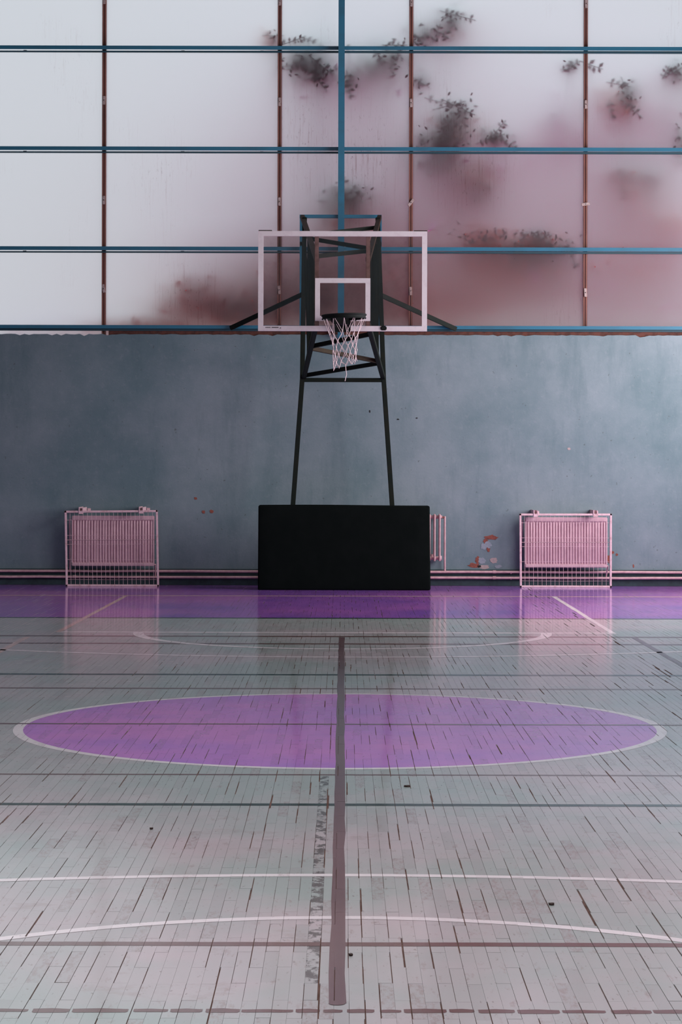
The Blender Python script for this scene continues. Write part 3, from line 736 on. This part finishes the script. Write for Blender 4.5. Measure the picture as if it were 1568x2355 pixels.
guard([(1196.5, 1182.5), (1404.5, 1182), (1404.5, 1352), (1198, 1352)], [1202, 1237.5, 1248, 1258, 1293.5, 1338.5], 'pale wire guard in front of the right radiator', 20, 4)

def column_radiator():
    D = DW - .12; s = D / F
    z1, z0 = CAMZ - (1181 - PY0) * s, CAMZ - (1290.5 - PY0) * s
    xr = (1011 - PX0) * s
    t = thing('column_radiator', 'pale column radiator half hidden behind the black pad', 'radiator', (xr - .3, D, z0))
    me = None
    for k in range(9):
        xc = xr - k * .0625
        if me is None:
            m = MB()
            for y in (-.055, .055):
                m.tube([(0, y, z0 + .01), (0, y, z0 + .05), (0, y, z1 - .05), (0, y, z1 - .01)], [.009, .0125, .0125, .012], 8)
            m.box(-.011, .011, -.06, .06, z1 - .055, z1 - .004); m.box(-.011, .011, -.06, .06, z0 + .004, z0 + .055)
            me = m.build('section', M['pipe'], bevel=.003); o = me; me = o.data
            attach(o, t)
            o.location = Vector((xc, D, 0)); continue
        o = bpy.data.objects.new('section', me); C.objects.link(o); attach(o, t); o.location = Vector((xc, D, 0))
    MB().tube([(xr - .52, D, z1 - .04), (xr + .03, D, z1 - .04)], .022, 10).build('top_header', M['pipe'], t)
    MB().tube([(xr - .52, D, z0 + .04), (xr + .012, D, z0 + .04)], .022, 10).build('bottom_header', M['pipe'], t)
    MB().tube([(xr + .0, D - .01, z0 + .04), (xr + .026, D - .01, z0 + .04)], .03, 12).build('end_plug', M['guard'], t)
    xv = (1023 - PX0) * s
    MB().tube([(xr + .02, D, z1 - .045), (xv, D, z1 - .045)], .013, 8).build('union', M['rust'], t)
    MB().tube([(xv, D, z1 - .03), (xv, D, z1 - .12), (xv + .004, DW - .06, .19)], .0125, 8).build('riser_pipe', M['pipe'], t)
    for x in (xr - .4, xr - .09): MB().box(x - .01, x + .01, D, DW - .001, z0 + .06, z0 + .085).build('wall_bracket', M['pipe'], t)
column_radiator()

# ================================================================== PAD AND HOOP
DP = 26.4
pl, pr, pt = P(594, 1162, DP), P(988.5, 1162, DP), P(700, 1162, DP)
pad = MB()
nx, nz = 12, 6
vs = []
x0, x1, z1 = pl.x, pr.x, pt.z
m = MB()
for yy in (DP, DP + .16):
    for j in range(nz + 1):
        for i in range(nx + 1):
            u, v = i / nx, j / nz
            b = 0.010 * math.sin(math.pi * u) * math.sin(math.pi * v) * (-1 if yy == DP else 1)
            vs.append((x0 + (x1 - x0) * u + (0.012 * (1 - v) if u == 1 else 0) + (-.004 * (1 - v) if u == 0 else 0), yy + b + .02 * v, z1 * v + (0.004 * math.sin(5 * u) if v == 1 else 0)))
N = (nx + 1) * (nz + 1); fs = []
for j in range(nz):
    for i in range(nx):
        a = j * (nx + 1) + i
        fs.append((a, a + 1, a + nx + 2, a + nx + 1)); fs.append((N + a, N + a + nx + 1, N + a + nx + 2, N + a + 1))
for i in range(nx):
    fs.append((i, N + i, N + i + 1, i + 1)); a = nz * (nx + 1) + i; fs.append((a, a + 1, N + a + 1, N + a))
for j in range(nz):
    a = j * (nx + 1); b = a + nx
    fs.append((a, a + nx + 1, N + a + nx + 1, N + a)); fs.append((b, N + b, N + b + nx + 1, b + nx + 1))
m.add(vs, fs, True)
pad = thing('crash_pad', 'large black padded mat standing on edge under the hoop', 'pad', ((x0 + x1) / 2, DP + .1, 0))
o = m.build('mat', M['pad'], pad)
bv = o.modifiers.new('edge', 'BEVEL'); bv.width = 0.022; bv.segments = 3; bv.limit_method = 'ANGLE'; bv.angle_limit = math.radians(40)
MB().box(x0 + .35, x0 + .41, DP + .17, DP + .215, .2, .85).build('strap', M['black'], pad)
MB().box(x1 - .41, x1 - .35, DP + .17, DP + .215, .2, .85).build('strap', M['black'], pad)

DB = 23.7
hoop = thing('basketball_hoop', 'basketball hoop with see-through backboard on a dark steel stand', 'basketball hoop', (0, 26.75, 0))
def part(name, mat, mb_, bevel=0.0, parent=None, label=None):
    o = mb_.build(name, M[mat], parent or hoop, bevel=bevel)
    if label: o['label'] = label
    return o
SQ = .056
# legs and uprights
def foot(px): p = P(px, 1353, 26.75); p.z = 0; return p
for base, knee, top in (((660), (694.5, 872), (699, 500)), ((915), (881.5, 872), (867, 500))):
    b, k, t_ = foot(base), P(*knee, 26.8), P(*top, 26.95)
    part('leg', 'hoop_dark', MB().bar(b, k + (k - b).normalized() * .02, SQ, SQ), .006)
    part('upright', 'hoop_dark', MB().bar(k, t_, SQ, SQ), .006)
    part('foot_plate', 'hoop_dark', MB().box(b.x - .09, b.x + .09, b.y - .09, b.y + .09, 0, .012))
part('cross_bar', 'hoop_dark', MB().bar(P(694, 874, 26.8), P(882, 874, 26.8), .05, .05), .005)
# arms of the box truss
arms = {}
for key, (a, b) in {'ul': (P(694, 499, 27.3), P(727, 597, 23.84)), 'ur': (P(871, 499, 27.3), P(845, 597, 23.84)),
                    'll': (P(698, 868, 26.8), P(727, 744, 23.84)), 'lr': (P(880, 868, 26.8), P(845, 744, 23.84))}.items():
    arms[key] = (a, b)
    part('upper_arm' if key[0] == 'u' else 'lower_arm', 'hoop_brown' if key[0] == 'u' else 'hoop_dark', MB().bar(a, b, .052, .052, (0, 0, 1)), .005)
def on(key, py):
    a, b = arms[key]; lo, hi = 0.0, 1.0
    f = lambda t: PY0 - (a.lerp(b, t).z - CAMZ) * F / a.lerp(b, t).y
    inc = f(1) > f(0)
    for _ in range(40):
        mid = (lo + hi) / 2
        if (f(mid) < py) == inc: lo = mid
        else: hi = mid
    return a.lerp(b, lo)
def at_y(key, y):
    a, b = arms[key]; return a.lerp(b, (y - a.y) / (b.y - a.y))
for k1, p1, k2, p2, mt in (('ll', 864, 'lr', 835, 'hoop_dark'), ('lr', 831, 'll', 801, 'hoop_brown'), ('ll', 797, 'lr', 768, 'hoop_dark'),
                           ('ur', 523, 'ul', 541, 'hoop_dark'), ('ul', 549, 'ur', 572, 'hoop_dark'), ('ur', 576, 'ul', 590, 'hoop_dark')):
    part('lattice_brace', mt, MB().bar(on(k1, p1), on(k2, p2), .047, .047, (0, 0, 1)), .004)
for s in 'lr':
    for y in (25.55, 24.9, 24.3):
        part('side_strut', 'hoop_dark', MB().bar(at_y('u' + s, y), at_y('l' + s, y), .046, .046), .004)
    for ya, yb in ((26.8, 25.55), (25.55, 24.9), (24.9, 24.3)):
        part('side_brace', 'hoop_dark', MB().bar(at_y('u' + s, ya), at_y('l' + s, yb), .036, .036), .004)
part('stay', 'hoop_dark', MB().bar(P(697, 676, 26.9), P(530, 755, DW - .06), .056, .056), .005)
part('stay', 'hoop_dark', MB().bar(P(869, 676, 26.9), P(1047, 756, DW - .06), .056, .056), .005)
# blue frame that carries the arms on the window steel
fy = DW - .105
part('wall_frame', 'steel_blue', MB().bar(P(687.5, 498, fy), P(876, 498, fy), .040, .05).bar(P(692.5, 498, fy), P(692.5, 758, fy), .050, .05).bar(P(871.5, 498, fy), P(871.5, 758, fy), .050, .05), 0)
for px in (692, 872): part('tie', 'hoop_dark', MB().bar(P(px, 560, 26.93), P(px, 562, fy), .04, .04))
# backboard
s = DB / F
bx0, bx1, bz1, bz0 = (592.5 - PX0) * s, (981 - PX0) * s, CAMZ - (531.5 - PY0) * s, CAMZ - (761.5 - PY0) * s
glass = part('backboard', 'glass', MB().box(bx0 + .01, bx1 - .01, DB + .012, DB + .022, bz0 + .01, bz1 - .01), label='clear backboard sheet')
fw = .055
MBf = MB().box(bx0, bx1, DB, DB + .035, bz1 - fw, bz1).box(bx0, bx1, DB, DB + .035, bz0, bz0 + fw)
part('border_frame', 'board_white', MBf.box(bx0, bx0 + fw, DB, DB + .035, bz0 + fw, bz1 - fw).box(bx1 - fw, bx1, DB, DB + .035, bz0 + fw, bz1 - fw), parent=glass, label='white border frame of the backboard')
tx0, tx1, tz1, tz0 = (723.5 - PX0) * s, (850.5 - PX0) * s, CAMZ - (639.5 - PY0) * s, CAMZ - (738 - PY0) * s
g = .052
m = MB().box(tx0, tx1, DB + .008, DB + .0119, tz1 - g, tz1).box(tx0, tx1, DB + .008, DB + .0119, tz0, tz0 + g)
m.box(tx0, tx0 + g, DB + .008, DB + .0119, tz0 + g, tz1 - g).box(tx1 - g, tx1, DB + .008, DB + .0119, tz0 + g, tz1 - g)
part('target_square', 'board_white', m, parent=glass, label='white target square on the backboard')
for px in (727, 845):
    a = P(px, 535, DB + .06); b = P(px, 758, DB + .06)
    part('back_strip', 'hoop_flat', MB().bar(a, b, .044, .03), .003)
for a, b in ((593, 624), (950, 981)):
    p, q = P(a, 531, DB), P(b, 531, DB)
    part('corner_cap', 'hoop_brown', MB().box(p.x, q.x, DB + .004, DB + .06, bz1 - .002, bz1 + .010), .002, glass)
c = P(881, 754.5, DB)
part('rubber_plug', 'black', MB().box(c.x - .033, c.x + .033, DB - .014, DB + .004, c.z - .024, c.z + .024), .012, glass)
# the illegible little print at the lower left of the border
m = MB(); r = random.Random(5)
def strokes(pa, pb, n):
    for k in range(n):
        px = pa + (pb - pa) * (k + .5) / n; w = (pb - pa) / n
        a = P(px - w * .38, 752.2, DB); b = P(px + w * .38, 754.6, DB)
        t_ = .0022
        m.box(a.x, a.x + t_ * 1.3, DB - .001, DB + .001, b.z, a.z)
        m.box(b.x - t_, b.x, DB - .001, DB + .001, b.z, a.z)
        zc = r.choice((a.z - t_, (a.z + b.z) / 2, b.z)); m.box(a.x, b.x, DB - .001, DB + .001, zc, zc + t_)
strokes(609.3, 621.2, 5); strokes(623.8, 639.8, 8)
a, b, c2 = P(642, 755.3, DB), P(645.6, 755.3, DB), P(644.4, 752.8, DB)
m.add([(p.x, DB - .001, p.z) for p in (a, b, c2)] + [(p.x, DB + .001, p.z) for p in (a, b, c2)], [(0, 1, 2), (3, 5, 4), (0, 1, 4, 3), (1, 2, 5, 4), (2, 0, 3, 5)])
part('printed_mark', 'black', m, 0, glass)
# rim and bracket
RX, RY, RZ, RR = (790 - PX0) * 23.3 / F, 23.31, 3.043, .228
rim_pts = [(RX + RR * math.cos(2 * math.pi * k / 40), RY + RR * math.sin(2 * math.pi * k / 40), RZ + .007 * math.cos(2 * math.pi * k / 40)) for k in range(40)]
part('rim', 'black', MB().tube(rim_pts, .0105, 8, closed=True).tube([(x, y, z - .034) for x, y, z in rim_pts], .007, 6, closed=True).add([(x, y, z) for x, y, z in rim_pts] + [(x, y, z - .034) for x, y, z in rim_pts], [(k, (k + 1) % 40, 40 + (k + 1) % 40, 40 + k) for k in range(40)], True), label='dark iron rim')
a, b = P(764, 733, DB), P(805, 764, DB)
m = MB().box(a.x, b.x, DB - .028, DB - .001, b.z, a.z + .02)
m.box(a.x - .06, b.x + .1, RY + RR - .05, DB - .028, RZ - .018, RZ + .012)
for sx in (-1, 1): m.bar((RX + sx * .15, RY + .17, RZ - .01), ((a.x + b.x) / 2 + sx * .06, DB - .02, RZ - .10), .018, .018)
m.box(a.x + .02, b.x - .02, RY + RR - .07, DB - .02, RZ - .08, RZ)
part('rim_bracket', 'black', m)
# net
m = MB(); r = random.Random(11)
NH = 12
lv = [(0, .222), (-.175, .150), (-.245, .138), (-.315, .128), (-.385, .122), (-.455, .122), (-.515, .125)]
node = {}
for j, (dz, rad) in enumerate(lv):
    for k in range(NH):
        a = 2 * math.pi * (k + .5 * (j % 2)) / NH + .12 * r.uniform(-1, 1) * (j > 0)
        sag = 0.04 * (j / 6) * math.cos(a)     # hangs lower on the left
        jr = .010 if j else 0
        node[j, k] = Vector((RX + rad * math.cos(a) + .012 * j / 6 + r.uniform(-jr, jr), RY + rad * math.sin(a) + r.uniform(-jr, jr),
                             RZ - .012 + dz + .007 * math.cos(a) * (1 - j / 6) - (-sag if j else 0) * 1.0 + r.uniform(-jr, jr) * 1.4))
for j in range(len(lv) - 1):
    for k in range(NH):
        k2 = (k - 1) % NH if j % 2 == 0 else (k + 1) % NH
        for q in (k, k2):
            a, b = node[j, k], node[j + 1, q]
            if j == 0 and (k * 2 + (q == k)) % 9 == 4: continue
            m.tube([a, (a + b) / 2 + Vector((r.uniform(-.004, .004), r.uniform(-.004, .004), -.004)), b], .0028, 5, caps=False)
for k in range(NH):
    for j in range(1, 6):
        p = node[j, k]; m.tube([p + Vector((0, 0, .006)), p - Vector((0, 0, .006))], .005, 5)
b = node[6, 9]
m.tube([b, b + Vector((.004, 0, -.06)), b + Vector((.010, 0, -.10)), b + Vector((-.006, 0, -.17))], .0042, 5)
part('net', 'cord', m, label='frayed white net hanging from the rim')

# ================================================================== scraps on the floor
def scrap(px, py, L, w, ang, label):
    D = depth(py); c = P(px, py, D); q = Matrix.Rotation(ang, 4, 'Z'); r = random.Random(px)
    n = 9; vs = []
    for z in (0.0012, .004):
        for k in range(n):
            a = 2 * math.pi * k / n; s_ = r.uniform(.75, 1.1)
            vs.append(Vector((c.x, D, z + (.003 * abs(math.cos(a)) if z > .002 else 0))) + q @ Vector((L / 2 * math.cos(a) * s_, w / 2 * math.sin(a) * s_, 0)))
    o = MB().add(vs, [tuple(range(n))[::-1], tuple(range(n, 2 * n))] + [(k, (k + 1) % n, n + (k + 1) % n, n + k) for k in range(n)]).build('floor_scrap', M['scrap'])
    tag(o, label, 'scrap', 'dark scraps lying on the floor')
scrap(1270, 2080, .018, .03, .1, 'dark scrap lying on grey boards right of the mauve stripe, between the two pale arcs')
scrap(938, 1809, .03, .035, .2, 'small dark scrap lying between the purple circle and the dark green line')
scrap(350, 1908, .014, .02, .1, 'tiny dark scrap lying left of the stripe, below the dark green line')
scrap(809, 2198, .012, .02, .3, 'tiny dark scrap lying beside the mauve stripe, just below the wide brown line')
